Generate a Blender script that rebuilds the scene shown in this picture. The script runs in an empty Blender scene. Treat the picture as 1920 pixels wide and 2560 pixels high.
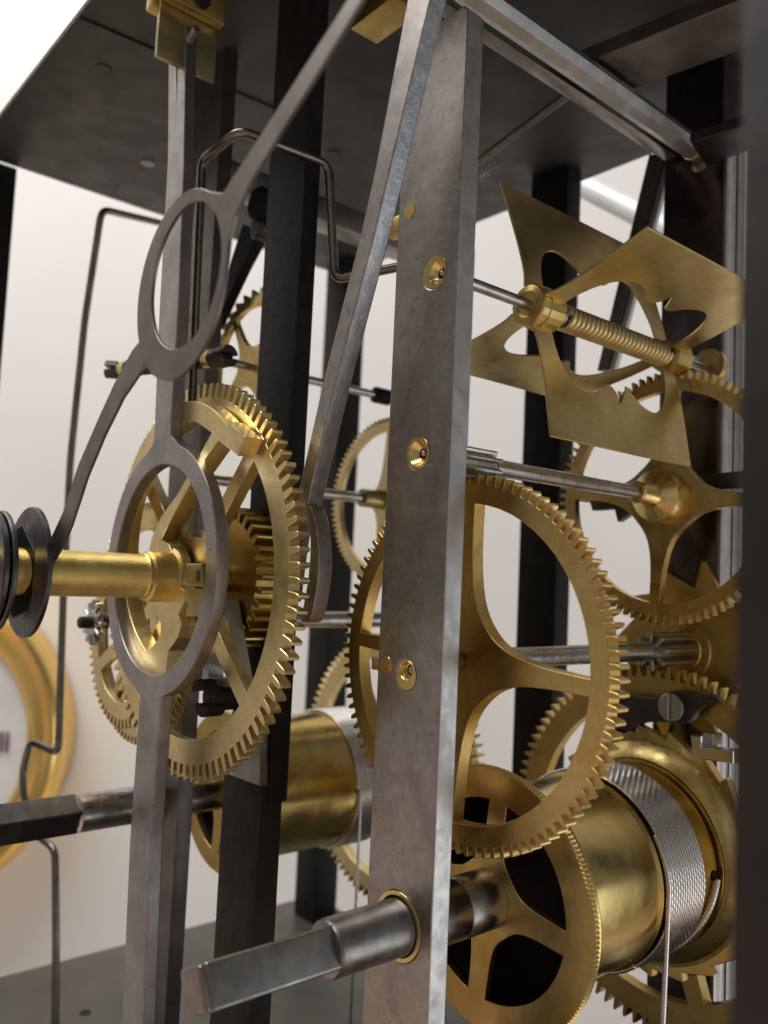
import bpy, bmesh, math, random
import numpy as np
from mathutils import Vector, Matrix
random.seed(4); np.random.seed(4)
SC = bpy.context.scene
S = 0.001                      # everything below is written in millimetres
# ------------------------------------------------------------------ camera
AX = np.array([[0.64866962, 0.02618864, 0.76061941],
               [0.7597012, -0.0821963, -0.64505648],
               [0.04562695, 0.99627201, -0.07321378]])
AX = AX / np.linalg.norm(AX, axis=1)[:, None]
CAM = np.array([196.855, -194.666, -64.164])
FPX = 2095.0
cd = bpy.data.cameras.new('camera'); cam = bpy.data.objects.new('camera', cd)
SC.collection.objects.link(cam); SC.camera = cam
m = Matrix(AX.tolist()).to_4x4(); m.translation = Vector(CAM * S); cam.matrix_world = m
cd.sensor_fit = 'HORIZONTAL'; cd.sensor_width = 24.0; cd.lens = FPX / 1920 * 24.0
cd.clip_start = 0.01; cd.clip_end = 50
cd.dof.use_dof = True; cd.dof.focus_distance = 0.31; cd.dof.aperture_fstop = 8.5
# ------------------------------------------------------------------ world and lamps
W = bpy.data.worlds.new('World'); SC.world = W; W.use_nodes = True
wn = W.node_tree.nodes; wl = W.node_tree.links; wn.clear()
wo = wn.new('ShaderNodeOutputWorld'); bg = wn.new('ShaderNodeBackground')
tc = wn.new('ShaderNodeTexCoord'); sx = wn.new('ShaderNodeSeparateXYZ')
cr = wn.new('ShaderNodeValToRGB'); mp = wn.new('ShaderNodeMapRange')
wl.new(tc.outputs['Generated'], sx.inputs[0]); wl.new(sx.outputs['Z'], mp.inputs['Value'])
mp.inputs['From Min'].default_value = -1; mp.inputs['From Max'].default_value = 1
e = cr.color_ramp.elements
e[0].position = 0.0; e[0].color = (0.95, 0.74, 0.60, 1)
e[1].position = 1.0; e[1].color = (0.12, 0.12, 0.125, 1)
q = cr.color_ramp.elements.new(0.28); q.color = (0.92, 0.70, 0.56, 1)
q = cr.color_ramp.elements.new(0.45); q.color = (0.42, 0.395, 0.375, 1)
wl.new(mp.outputs[0], cr.inputs[0]); nz = wn.new('ShaderNodeTexNoise'); nz.inputs['Scale'].default_value = 1.7; nz.inputs['Detail'].default_value = 2
wl.new(tc.outputs['Generated'], nz.inputs['Vector'])
nr = wn.new('ShaderNodeMapRange'); wl.new(nz.outputs['Fac'], nr.inputs['Value'])
nr.inputs['From Min'].default_value = .35; nr.inputs['From Max'].default_value = .65; nr.inputs['To Min'].default_value = .5; nr.inputs['To Max'].default_value = 1.5
mx_ = wn.new('ShaderNodeVectorMath'); mx_.operation = 'SCALE'; wl.new(cr.outputs[0], mx_.inputs[0]); wl.new(nr.outputs[0], mx_.inputs['Scale'])
wl.new(mx_.outputs[0], bg.inputs['Color']); bg.inputs['Strength'].default_value = 0.66
wl.new(bg.outputs[0], wo.inputs['Surface'])
SC.view_settings.view_transform = 'Standard'; SC.view_settings.look = 'None'
SC.view_settings.exposure = 0.0; SC.view_settings.gamma = 1.0
SC.cycles.max_bounces = 8; SC.cycles.glossy_bounces = 5; SC.cycles.diffuse_bounces = 3

def area(name, loc, target, size, power, col, sy=None):
    l = bpy.data.lights.new(name, 'AREA'); l.energy = power; l.color = col; l.size = size
    if sy: l.shape = 'RECTANGLE'; l.size_y = sy
    o = bpy.data.objects.new(name, l); SC.collection.objects.link(o)
    o.location = loc; o.rotation_euler = (Vector(target) - Vector(loc)).to_track_quat('-Z', 'Y').to_euler()
    return o
area('window_light', (1.35, 1.0, -0.62), (0, 0.05, -0.15), 1.1, 6.0, (0.88, 0.95, 1.0), 1.0)
area('wall_fill_light', (-0.45, -0.3, 1.5), (-0.6, 0.3, -0.3), 1.2, 28, (1.0, 0.985, 0.955), 1.2)  # added overhead fill lamp that brightens the wall, not a known fixture
area('room_light', (-1.05, -0.85, 1.65), (-0.6, 0.3, -0.5), 0.9, 15, (1.0, 0.975, 0.95), 0.9)

# ------------------------------------------------------------------ picture-to-place helpers (mm)
def _ray(px, py): return AX @ np.array([px - 960.0, -(py - 1280.0), -FPX])
def at(px, py, y): r = _ray(px, py); return CAM + r * ((y - CAM[1]) / r[1])
def atx(px, py, x): r = _ray(px, py); return CAM + r * ((x - CAM[0]) / r[0])
def atz(px, py, z): r = _ray(px, py); return CAM + r * ((z - CAM[2]) / r[2])
def xz(px, py, y): p = at(px, py, y); return (p[0], p[2])

# ------------------------------------------------------------------ materials
def nodes(name):
    mt = bpy.data.materials.new(name); mt.use_nodes = True
    return mt, mt.node_tree.nodes, mt.node_tree.links, mt.node_tree.nodes['Principled BSDF']
def metal(name, c1, c2, rough=(0.25, 0.42), metallic=1.0, scale=60, spots=None, spot_amt=0.5, brush=None, bump=0.02,
          bscale=900, fine=0.35, coat=0.0, big=None, spec=None):
    """noise-mottled metal; scale = patches per metre, brush = (x,y,z) stretch of the file marks"""
    mt, n, l, b = nodes(name)
    g = n.new('ShaderNodeNewGeometry')
    mpn = n.new('ShaderNodeVectorMath'); mpn.operation = 'MULTIPLY'; mpn.inputs[1].default_value = (1, 1, 1)
    l.new(g.outputs['Position'], mpn.inputs[0]); pos = mpn.outputs[0]
    def noise(sc, det=5, dis=0.0, vec=pos, rgh=0.6):
        t = n.new('ShaderNodeTexNoise'); t.inputs['Scale'].default_value = sc; t.inputs['Detail'].default_value = det
        t.inputs['Roughness'].default_value = rgh; t.inputs['Distortion'].default_value = dis; l.new(vec, t.inputs['Vector']); return t.outputs['Fac']
    def ramp(f, a, bb, ca=(0, 0, 0, 1), cb=(1, 1, 1, 1)):
        r = n.new('ShaderNodeValToRGB'); r.color_ramp.elements[0].position = a; r.color_ramp.elements[1].position = bb
        r.color_ramp.elements[0].color = ca; r.color_ramp.elements[1].color = cb; l.new(f, r.inputs[0]); return r.outputs[0]
    def mix(f, a, bb, mode='MIX'):
        x = n.new('ShaderNodeMix'); x.data_type = 'RGBA'; x.blend_type = mode
        if isinstance(f, float): x.inputs[0].default_value = f
        else: l.new(f, x.inputs[0])
        for k, v in ((6, a), (7, bb)):
            if isinstance(v, tuple): x.inputs[k].default_value = v
            else: l.new(v, x.inputs[k])
        return x.outputs[2]
    n1 = noise(scale, 6, 0.4)
    col = mix(ramp(n1, 0.32, 0.68), tuple(c1) + (1,), tuple(c2) + (1,))
    if big:
        col = mix(ramp(noise(big[0], 3, 0.8), 0.45, 0.7), col, tuple(big[1]) + (1,))
    n2 = noise(bscale, 4)
    if spots:
        sp = ramp(noise(spots[0], 10, 0.15, rgh=0.7), 0.5 + 0.5 * (1 - spot_amt) * 0.4, 0.70)
        mk = n.new('ShaderNodeMath'); mk.operation = 'MULTIPLY'; l.new(sp, mk.inputs[0]); l.new(ramp(noise(spots[0] * .11, 4, 0.6), 0.36, 0.66, (.12, .12, .12, 1)), mk.inputs[1]); sp = mk.outputs[0]
        sm = n.new('ShaderNodeMath'); sm.operation = 'MULTIPLY'; l.new(sp, sm.inputs[0]); sm.inputs[1].default_value = spots[2] if len(spots) > 2 else 0.8
        col = mix(sm.outputs[0], col, tuple(spots[1]) + (1,))
    vb = None
    if brush:
        v = n.new('ShaderNodeVectorMath'); v.operation = 'MULTIPLY'; v.inputs[1].default_value = brush
        l.new(g.outputs['Position'], v.inputs[0])
        vb = noise(1.0, 3, 0.0, v.outputs[0])
        col = mix(0.22, col, ramp(vb, 0.3, 0.7, (0.55, 0.55, 0.55, 1), (1.3, 1.3, 1.3, 1)), 'MULTIPLY')
    l.new(col, b.inputs['Base Color']); b.inputs['Metallic'].default_value = metallic
    rr = n.new('ShaderNodeMapRange'); l.new(noise(scale * 2.3, 6, 0.3), rr.inputs['Value'])
    rr.inputs['From Min'].default_value = 0.3; rr.inputs['From Max'].default_value = 0.7
    rr.inputs['To Min'].default_value = rough[0]; rr.inputs['To Max'].default_value = rough[1]
    l.new(rr.outputs[0], b.inputs['Roughness'])
    ad = n.new('ShaderNodeMath'); ad.operation = 'MULTIPLY_ADD'; l.new(n2, ad.inputs[0]); ad.inputs[1].default_value = fine; l.new(n1, ad.inputs[2])
    h = ad.outputs[0]
    if vb is not None:
        a2 = n.new('ShaderNodeMath'); a2.operation = 'MULTIPLY_ADD'; l.new(vb, a2.inputs[0]); a2.inputs[1].default_value = 0.7; l.new(h, a2.inputs[2]); h = a2.outputs[0]
    bp = n.new('ShaderNodeBump'); bp.inputs['Strength'].default_value = 1.0; bp.inputs['Distance'].default_value = bump * S
    l.new(h, bp.inputs['Height']); l.new(bp.outputs[0], b.inputs['Normal'])
    if spec is not None: b.inputs['Specular IOR Level'].default_value = spec
    if coat: b.inputs['Coat Weight'].default_value = coat; b.inputs['Coat Roughness'].default_value = 0.3
    return mt
M = {}
M['steel'] = metal('pillar_steel', (0.36, 0.325, 0.305), (0.47, 0.435, 0.41), (0.27, 0.38), scale=200, spots=(420, (0.09, 0.07, 0.06), 0.75), spot_amt=0.9, brush=(500, 900, 4200), bump=0.026, fine=0.3, big=(30, (0.31, 0.27, 0.25)))
M['steel2'] = metal('bridge_steel', (0.27, 0.25, 0.243), (0.41, 0.385, 0.375), (0.28, 0.44), scale=50, spots=(170, (0.10, 0.085, 0.08), 0.8), spot_amt=0.6, brush=(1200, 900, 400), bump=0.03)
M['worn'] = metal('worn_square_steel', (0.22, 0.21, 0.20), (0.36, 0.345, 0.33), (0.3, 0.48), scale=70, spots=(150, (0.10, 0.08, 0.07), 0.8), spot_amt=0.7, bump=0.07, fine=0.6)
M['side'] = metal('filed_steel', (0.44, 0.435, 0.425), (0.58, 0.575, 0.565), (0.34, 0.52), scale=90, spots=(260, (0.3, 0.28, 0.27), 0.5), spot_amt=0.2, brush=(500, 1200, 3200), bump=0.010)
M['rod'] = metal('rod_steel', (0.36, 0.34, 0.32), (0.52, 0.50, 0.47), (0.22, 0.38), scale=120, spots=(300, (0.16, 0.13, 0.11), 0.7), spot_amt=0.25, bump=0.03)
M['hand'] = metal('hand_steel', (0.135, 0.12, 0.112), (0.215, 0.195, 0.182), (0.35, 0.5), scale=60, bump=0.02)
M['wire'] = metal('brown_wire_steel', (0.17, 0.15, 0.135), (0.27, 0.245, 0.22), (0.24, 0.36), scale=60, spots=(120, (0.09, 0.07, 0.06), 0.6), spot_amt=0.4, bump=0.02)
M['post'] = metal('post_paint', (0.014, 0.011, 0.010), (0.030, 0.023, 0.021), (0.55, 0.7), metallic=0.1, scale=50, bump=0.03, spec=0.3)
M['rear'] = metal('rear_pillar_steel', (0.10, 0.085, 0.08), (0.20, 0.17, 0.165), (0.18, 0.34), scale=30, bump=0.03, spots=(60, (0.03, 0.025, 0.02), 0.8))
M['dark'] = metal('blued_steel', (0.065, 0.06, 0.062), (0.12, 0.11, 0.112), (0.3, 0.5), scale=110, spots=(240, (0.06, 0.05, 0.05), 0.7), bump=0.04)
M['pol'] = metal('polished_steel', (0.42, 0.41, 0.40), (0.56, 0.55, 0.54), (0.26, 0.36), scale=80, bump=0.01, brush=(400, 3000, 400))
M['pit'] = metal('pitted_steel', (0.30, 0.31, 0.33), (0.46, 0.47, 0.49), (0.28, 0.42), scale=200, spots=(420, (0.03, 0.03, 0.035), 0.95), spot_amt=0.3, bump=0.12, bscale=700, fine=0.8)
M['iron'] = metal('black_iron_paint', (0.007, 0.006, 0.006), (0.017, 0.014, 0.013), (0.5, 0.7), metallic=0.0, scale=160, bump=0.12, bscale=500, fine=0.9, spec=0.22)
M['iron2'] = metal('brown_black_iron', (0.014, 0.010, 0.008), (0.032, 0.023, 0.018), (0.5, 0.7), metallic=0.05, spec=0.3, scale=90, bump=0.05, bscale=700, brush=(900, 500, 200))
M['plate'] = metal('plate_iron', (0.026, 0.024, 0.023), (0.046, 0.042, 0.040), (0.45, 0.65), metallic=0.2, scale=24, bump=0.08, spots=(9, (0.012, 0.010, 0.010), 0.8), spot_amt=0.2)
M['base'] = metal('base_iron', (0.070, 0.066, 0.058), (0.10, 0.095, 0.085), (0.4, 0.55), metallic=0.2, scale=24, bump=0.05)
M['brass'] = metal('brass', (0.60, 0.44, 0.155), (0.82, 0.64, 0.285), (0.20, 0.35), scale=45, spots=(130, (0.40, 0.27, 0.08), 0.5), spot_amt=0.25, bump=0.018, brush=(300, 700, 500), big=(20, (0.64, 0.42, 0.12)))
M['brass_o'] = metal('orange_brass', (0.64, 0.44, 0.155), (0.84, 0.625, 0.275), (0.28, 0.44), scale=38, spots=(120, (0.36, 0.22, 0.07), 0.6), spot_amt=0.6, bump=0.018, brush=(600, 700, 300), big=(18, (0.66, 0.40, 0.09)))
M['brass_y'] = metal('pale_brass', (0.66, 0.52, 0.23), (0.86, 0.71, 0.39), (0.30, 0.46), scale=50, spots=(140, (0.40, 0.30, 0.13), 0.6), spot_amt=0.5, bump=0.018, brush=(300, 700, 700))
M['brass_f'] = metal('sheet_brass', (0.50, 0.375, 0.14), (0.72, 0.56, 0.26), (0.24, 0.38), scale=30, spots=(90, (0.34, 0.25, 0.10), 0.4), spot_amt=0.3, bump=0.010, brush=(700, 90, 700))
M['brass_dk'] = metal('aged_brass', (0.50, 0.355, 0.11), (0.64, 0.475, 0.175), (0.28, 0.46), scale=45, spots=(110, (0.22, 0.15, 0.06), 0.7), spot_amt=0.35, bump=0.03, brush=(300, 900, 600))
M['brass_br'] = metal('bright_brass', (0.74, 0.55, 0.22), (0.85, 0.66, 0.30), (0.2, 0.36), scale=60, bump=0.03, brush=(900, 400, 900))
M['cannon'] = metal('hammered_brass', (0.58, 0.42, 0.13), (0.72, 0.54, 0.20), (0.30, 0.42), scale=90, bump=0.16, bscale=1100, fine=0.8)
M['drum'] = metal('drum_brass', (0.70, 0.53, 0.19), (0.82, 0.65, 0.28), (0.18, 0.30), scale=40, bump=0.10, fine=0.02, big=(22, (0.60, 0.42, 0.13)))
M['tarnish'] = metal('verdigris_brass', (0.26, 0.21, 0.09), (0.50, 0.42, 0.19), (0.32, 0.5), scale=60, spots=(90, (0.10, 0.085, 0.05), 0.8), spot_amt=0.5, bump=0.03)
M['cable'] = metal('wire_rope_steel', (0.68, 0.66, 0.65), (0.80, 0.78, 0.77), (0.20, 0.28), scale=300, bump=0.01)
M['copper'] = metal('worn_steel_end', (0.22, 0.175, 0.155), (0.36, 0.30, 0.275), (0.35, 0.5), scale=120, bump=0.02)
M['gilt'] = metal('gilt_bezel', (0.86, 0.56, 0.15), (0.92, 0.66, 0.24), (0.22, 0.3), scale=12, bump=0.02)
M['chrome'] = metal('chrome', (0.75, 0.77, 0.78), (0.85, 0.87, 0.88), (0.1, 0.2), scale=30, bump=0.0)
def plain(name, col, rough, bump=0.0, sc=30, var=0.06):
    mt, n, l, b = nodes(name)
    g = n.new('ShaderNodeNewGeometry'); t = n.new('ShaderNodeTexNoise'); t.inputs['Scale'].default_value = sc; t.inputs['Detail'].default_value = 6
    l.new(g.outputs['Position'], t.inputs['Vector'])
    r = n.new('ShaderNodeValToRGB'); r.color_ramp.elements[0].position = 0.3; r.color_ramp.elements[1].position = 0.7
    r.color_ramp.elements[0].color = tuple(c * (1 - var) for c in col) + (1,); r.color_ramp.elements[1].color = tuple(min(1, c * (1 + var)) for c in col) + (1,)
    l.new(t.outputs['Fac'], r.inputs[0]); l.new(r.outputs[0], b.inputs['Base Color']); b.inputs['Roughness'].default_value = rough
    if bump:
        bp = n.new('ShaderNodeBump'); bp.inputs['Distance'].default_value = bump * S; l.new(t.outputs['Fac'], bp.inputs['Height']); l.new(bp.outputs[0], b.inputs['Normal'])
    return mt
M['wall'] = plain('white_wall', (0.90, 0.885, 0.86), 0.8, 0.6, 3.5, 0.03)
M['enamel'] = plain('white_enamel', (0.86, 0.86, 0.87), 0.2)
M['ink'] = plain('numeral_ink', (0.10, 0.03, 0.07), 0.6)
M['hair'] = plain('dust_fibre', (0.5, 0.47, 0.43), 0.8)
M['frost'] = plain('frosted_plastic', (0.75, 0.78, 0.78), 0.3)

# ------------------------------------------------------------------ mesh builders (mm in, metres out)
def finish(me, angle=32):
    me.polygons.foreach_set('use_smooth', [True] * len(me.polygons)); me.set_sharp_from_angle(angle=math.radians(angle)); me.update(); return me
def raw(name, verts, faces, angle=32):
    me = bpy.data.meshes.new(name); me.from_pydata([tuple(float(c) * S for c in v) for v in verts], [], faces)
    bm = bmesh.new(); bm.from_mesh(me); bmesh.ops.remove_doubles(bm, verts=bm.verts, dist=1e-7); bmesh.ops.recalc_face_normals(bm, faces=bm.faces); bm.to_mesh(me); bm.free()
    return finish(me, angle)
def slab(loops, org, u, v, w, t, bevel=0.25, res=1, angle=19):
    """closed 2D outlines (first solid, rest holes) in the frame org,u,v, thickened t along w"""
    c = bpy.data.curves.new('outline', 'CURVE'); c.dimensions = '2D'; c.fill_mode = 'BOTH'
    c.extrude = max(t / 2 - bevel, 0.01); c.bevel_depth = bevel; c.offset = -bevel; c.bevel_resolution = res - 1
    for lp in loops:
        s = c.splines.new('POLY'); s.points.add(len(lp) - 1); s.use_cyclic_u = True
        for k, p in enumerate(lp): s.points[k].co = (float(p[0]), float(p[1]), 0, 1)
    o = bpy.data.objects.new('outline', c); me = bpy.data.meshes.new_from_object(o)
    bpy.data.objects.remove(o); bpy.data.curves.remove(c)
    org, u, v, w = map(lambda a: np.array(a, float), (org, u, v, w))
    n = len(me.vertices); co = np.empty(n * 3); me.vertices.foreach_get('co', co); co = co.reshape(-1, 3)
    out = (org + np.outer(co[:, 0], u) + np.outer(co[:, 1], v) + np.outer(co[:, 2] + t / 2, w)) * S
    me.vertices.foreach_set('co', out.ravel())
    bm = bmesh.new(); bm.from_mesh(me); bmesh.ops.remove_doubles(bm, verts=bm.verts, dist=2e-7)
    bmesh.ops.recalc_face_normals(bm, faces=bm.faces); bm.to_mesh(me); bm.free()
    return finish(me, angle)
def plate(loops, y0, y1, bevel=0.25, res=1):       # outline in the X-Z plane, from y0 to y1
    return slab(loops, (0, y0, 0), (1, 0, 0), (0, 0, 1), (0, 1, 0), y1 - y0, bevel, res)
def box(x0, x1, y0, y1, z0, z1, bev=0.5, seg=2):
    bm = bmesh.new(); bmesh.ops.create_cube(bm, size=1)
    for v in bm.verts: v.co = Vector((x0 + (v.co.x + .5) * (x1 - x0), y0 + (v.co.y + .5) * (y1 - y0), z0 + (v.co.z + .5) * (z1 - z0))) * S
    if bev: bmesh.ops.bevel(bm, geom=bm.edges[:], offset=bev * S, segments=seg, profile=0.6, affect='EDGES')
    bmesh.ops.recalc_face_normals(bm, faces=bm.faces)
    me = bpy.data.meshes.new('box'); bm.to_mesh(me); bm.free(); return finish(me, 40)
def smooth(pts, n=5):
    p = [np.array(q, float) for q in pts]; p = [2 * p[0] - p[1]] + p + [2 * p[-1] - p[-2]]; out = []
    for i in range(1, len(p) - 2):
        for k in range(n):
            t = k / n; a, b, c, d = p[i - 1], p[i], p[i + 1], p[i + 2]
            out.append(tuple(.5 * (2 * b + (c - a) * t + (2 * a - 5 * b + 4 * c - d) * t * t + (3 * b - a - 3 * c + d) * t ** 3)))
    return out + [tuple(p[-2])]
def spin(me, deg, cx, cz):
    me.transform(Matrix.Translation(Vector((cx, 0, cz)) * S) @ Matrix.Rotation(math.radians(-deg), 4, 'Y')); return me
def roundpath(pts, rad, n=6):
    pts = [np.array(p, float) for p in pts]; out = [pts[0]]
    for i in range(1, len(pts) - 1):
        a, b, c = pts[i - 1], pts[i], pts[i + 1]; da = a - b; dc = c - b
        la, lc = np.linalg.norm(da), np.linalg.norm(dc); r = min(rad, la * .45, lc * .45)
        p0, p2 = b + da / la * r, b + dc / lc * r
        for k in range(n + 1):
            t = k / n; out.append((1 - t) ** 2 * p0 + 2 * t * (1 - t) * b + t * t * p2)
    out.append(pts[-1]); return out
def sweep(pts, rad, sides=16, lobes=0, depth=0.0, pitch=8.0, caps=True, angle=40):
    P = np.array(pts, float); n = len(P); T = np.gradient(P, axis=0); T /= np.linalg.norm(T, axis=1)[:, None] + 1e-12
    up = np.array([0, 0, 1.0]) if abs(T[0][2]) < .9 else np.array([1.0, 0, 0])
    N = np.cross(T[0], up); N /= np.linalg.norm(N); d = np.concatenate([[0], np.cumsum(np.linalg.norm(np.diff(P, axis=0), axis=1))])
    R = np.broadcast_to(np.array(rad, float), (n,)); th = np.arange(sides) / sides * 2 * np.pi; V = []
    for i in range(n):
        N = N - T[i] * N.dot(T[i]); N /= np.linalg.norm(N); B = np.cross(T[i], N)
        rr = R[i] * (1 + (depth * np.cos(lobes * (th - 2 * np.pi * d[i] / pitch)) if lobes else 0))
        V.append(P[i] + np.outer(rr * np.cos(th), N) + np.outer(rr * np.sin(th), B))
    V = np.concatenate(V); F = []
    for i in range(n - 1):
        for k in range(sides):
            k2 = (k + 1) % sides; F.append((i * sides + k, i * sides + k2, (i + 1) * sides + k2, (i + 1) * sides + k))
    if caps: F.append(tuple(range(sides))[::-1]); F.append(tuple((n - 1) * sides + k for k in range(sides)))
    me = bpy.data.meshes.new('sweep'); me.from_pydata((V * S).tolist(), [], F)
    bm = bmesh.new(); bm.from_mesh(me); bmesh.ops.recalc_face_normals(bm, faces=bm.faces); bm.to_mesh(me); bm.free()
    return finish(me, angle)
def lathe(prof, cx, cz, seg=64, angle=32, close=False):        # prof = [(y, r)], turned about the Y direction
    V, F = [], []
    for y, r in prof:
        for k in range(seg):
            a = 2 * math.pi * k / seg; V.append((cx + r * math.cos(a), y, cz + r * math.sin(a)))
    for i in range(len(prof) - 1):
        for k in range(seg):
            k2 = (k + 1) % seg; F.append((i * seg + k, i * seg + k2, (i + 1) * seg + k2, (i + 1) * seg + k))
    return raw('lathe', V, F, angle)
def cyl(cx, cz, y0, y1, r, ch=0.3, seg=48):
    return lathe([(y0, 0.001), (y0, r - ch), (y0 + ch, r), (y1 - ch, r), (y1, r - ch), (y1, 0.001)], cx, cz, seg)
def cyl2(p, r): return slab([circle(0, 0, r, 24)], (p[0], p[1], p[2]), (1, 0, 0), (0, 1, 0), (0, 0, 1), .3, .05)
def join(ms):
    bm = bmesh.new()
    for k in ms: bm.from_mesh(k)
    me = bpy.data.meshes.new('joined'); bm.to_mesh(me); bm.free()
    for k in ms: bpy.data.meshes.remove(k)
    return finish(me)
def circle(cx, cz, r, n=64, a0=0.0): return [(cx + r * math.cos(a0 + 2 * math.pi * k / n), cz + r * math.sin(a0 + 2 * math.pi * k / n)) for k in range(n)]
def gear(cx, cz, n, root, tip, ph=0.0, kind='round'):
    out = []; p = 2 * math.pi / n; h = tip - root
    for k in range(n):
        a = ph + k * p
        if kind == 'round': pr = [(-.27, 0), (-.235, .40), (-.21, .66), (-.165, .86), (-.08, .98), (.08, .98), (.165, .86), (.21, .66), (.235, .40), (.27, 0)]
        elif kind == 'slim': pr = [(-.29, 0), (-.19, .45), (-.15, .80), (-.07, .98), (.07, .98), (.15, .80), (.19, .45), (.29, 0)]
        elif kind == 'saw': pr = [(-.5, 0), (.40, 1.0), (.47, .96)]
        elif kind == 'tri': pr = [(-.5, 0), (-.06, 1), (.06, 1)]
        else: pr = [(-.25, 0), (0, 1), (.25, 0)]
        for f, q in pr: r = root + h * q; out.append((cx + r * math.cos(a + f * p), cz + r * math.sin(a + f * p)))
    return out
def rotp(pts, cx, cz, a):
    c, s = math.cos(a), math.sin(a); return [(cx + x * c - y * s, cz + x * s + y * c) for x, y in pts]
def flared(cx, cz, ri, w, rh, rot, n=4):
    """openings between n arms that flare out towards the hub"""
    res = []; half = math.pi / n
    for k in range(n):
        base = rot + (2 * k + 1) * half; pts = []
        Pm = (rh * math.cos(half), rh * math.sin(half)); P0 = (math.sqrt(ri * ri - w * w), w); P1 = (ri * .45, w * 1.05)
        P2 = (Pm[0] + .48 * rh * math.sin(half), Pm[1] - .48 * rh * math.cos(half))
        def edge(sgn):
            e = []
            for t in np.linspace(0, 1, 14):
                x = (1 - t) ** 3 * P0[0] + 3 * (1 - t) ** 2 * t * P1[0] + 3 * (1 - t) * t * t * P2[0] + t ** 3 * Pm[0]
                y = (1 - t) ** 3 * P0[1] + 3 * (1 - t) ** 2 * t * P1[1] + 3 * (1 - t) * t * t * P2[1] + t ** 3 * Pm[1]
                a_ = math.atan2(y, x) - half; r_ = math.hypot(x, y); e.append((r_ * math.cos(-sgn * a_), r_ * math.sin(-sgn * a_)))
            return e
        a = edge(1); b = edge(-1)[:-1][::-1]
        # outer arc back from b end to a start
        a0 = math.atan2(a[0][1], a[0][0]); b0 = -a0; arc = [(ri * math.cos(b0 + (a0 - b0) * j / 14), ri * math.sin(b0 + (a0 - b0) * j / 14)) for j in range(1, 14)]
        res.append(rotp(a + b + arc, cx, cz, base))
    return res
def straight(cx, cz, ri, w, rh, angs):
    """openings between straight arms of half width w at the given angles"""
    res = []; angs = sorted(angs)
    for k in range(len(angs)):
        a0 = angs[k]; a1 = angs[(k + 1) % len(angs)]
        if a1 <= a0: a1 += 2 * math.pi
        s0, e0 = a0 + w / ri, a1 - w / ri; si, ei = a0 + w / rh, a1 - w / rh
        outer = [(cx + ri * math.cos(s0 + (e0 - s0) * j / 20), cz + ri * math.sin(s0 + (e0 - s0) * j / 20)) for j in range(21)]
        inner = [(cx + rh * math.cos(ei + (si - ei) * j / 8), cz + rh * math.sin(ei + (si - ei) * j / 8)) for j in range(9)]
        res.append(outer + inner)
    return res
# ------------------------------------------------------------------ objects
def thing(name, label, cat, loc, group=None):
    o = bpy.data.objects.new(name, None); o.empty_display_size = 0.01; SC.collection.objects.link(o)
    o.location = Vector(loc) * S; o['label'] = label; o['category'] = cat
    if group: o['group'] = group
    return o
def part(name, me, mat, parent, label=None, kind=None):
    me.name = name; me.materials.clear(); me.materials.append(M[mat]); o = bpy.data.objects.new(name, me); SC.collection.objects.link(o)
    o.parent = parent; w = Vector((0, 0, 0)); q = parent
    while q is not None: w += q.location; q = q.parent
    o.location = -w
    if label: o['label'] = label
    if kind: o['kind'] = kind
    return o
def solo(name, me, mat, label=None, cat=None, group=None, kind=None):
    me.name = name; me.materials.clear(); me.materials.append(M[mat]); o = bpy.data.objects.new(name, me); SC.collection.objects.link(o)
    if label: o['label'] = label
    if cat: o['category'] = cat
    if group: o['group'] = group
    if kind: o['kind'] = kind
    return o
R = math.radians
# ================================================================== wall behind
fw = -AX[:, 2]; fw = np.array([fw[0], fw[1], 0]); fw /= np.linalg.norm(fw); rt = np.array([fw[1], -fw[0], 0])
WC = CAM + fw * 1000
wallpts = [WC + rt * a * 2600 + np.array([0, 0, b]) for a, b in ((-1, -1500), (1, -1500), (1, 1500), (-1, 1500))]
wallb = [p + fw * 80 for p in wallpts]
solo('wall', raw('wall', wallpts + wallb, [(0, 1, 2, 3), (7, 6, 5, 4), (0, 4, 5, 1), (1, 5, 6, 2), (2, 6, 7, 3), (3, 7, 4, 0)]), 'wall', kind='structure')
# gilt dial hanging on the wall
r_ = _ray(-235, 1842); dc = CAM + r_ * (940 / np.dot(r_, fw)); k_ = 940 / FPX
t = thing('wall_clock', 'round wall clock with white enamel dial and broad gilt bezel at the left picture edge', 'clock', dc)
def disc_frame(prof, seg=96):
    V, F = [], []
    for d, r in prof:
        for j in range(seg):
            a = 2 * math.pi * j / seg; V.append(dc + rt * r * math.cos(a) + np.array([0, 0, 1]) * r * math.sin(a) - fw * d)
    for i in range(len(prof) - 1):
        for j in range(seg): j2 = (j + 1) % seg; F.append((i * seg + j, i * seg + j2, (i + 1) * seg + j2, (i + 1) * seg + j))
    return raw('ring', V, F, 40)
Ro = 400 * k_; Rf = 300 * k_
part('case', disc_frame([(-55, 0.01), (-55, Ro * .93), (0, Ro * .95), (0, 0.01)]), 'gilt', t)
part('bezel', disc_frame([(-4, Ro * .95), (4, Ro), (14, Ro * .985), (20, Ro * .95), (17, Ro * .90), (12, Ro * .86), (14, Ro * .82), (9, Rf * 1.02), (3, Rf)]), 'gilt', t)
part('dial', disc_frame([(5.5, 0.01), (4.5, Rf * .6), (2.5, Rf * 1.01)]), 'enamel', t)
nm = []
for j in range(3):
    c0 = dc + rt * (Rf * .80 + (j - 1) * 6.0) - fw * 5.2
    V = [c0 + rt * a * 1.5 + np.array([0, 0, b * 11]) - fw * d for d in (0, .4) for a, b in ((-1, -1), (1, -1), (1, 1), (-1, 1))]
    nm.append(raw('n', V, [(0, 1, 2, 3), (7, 6, 5, 4), (0, 4, 5, 1), (1, 5, 6, 2), (2, 6, 7, 3), (3, 7, 4, 0)]))
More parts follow.
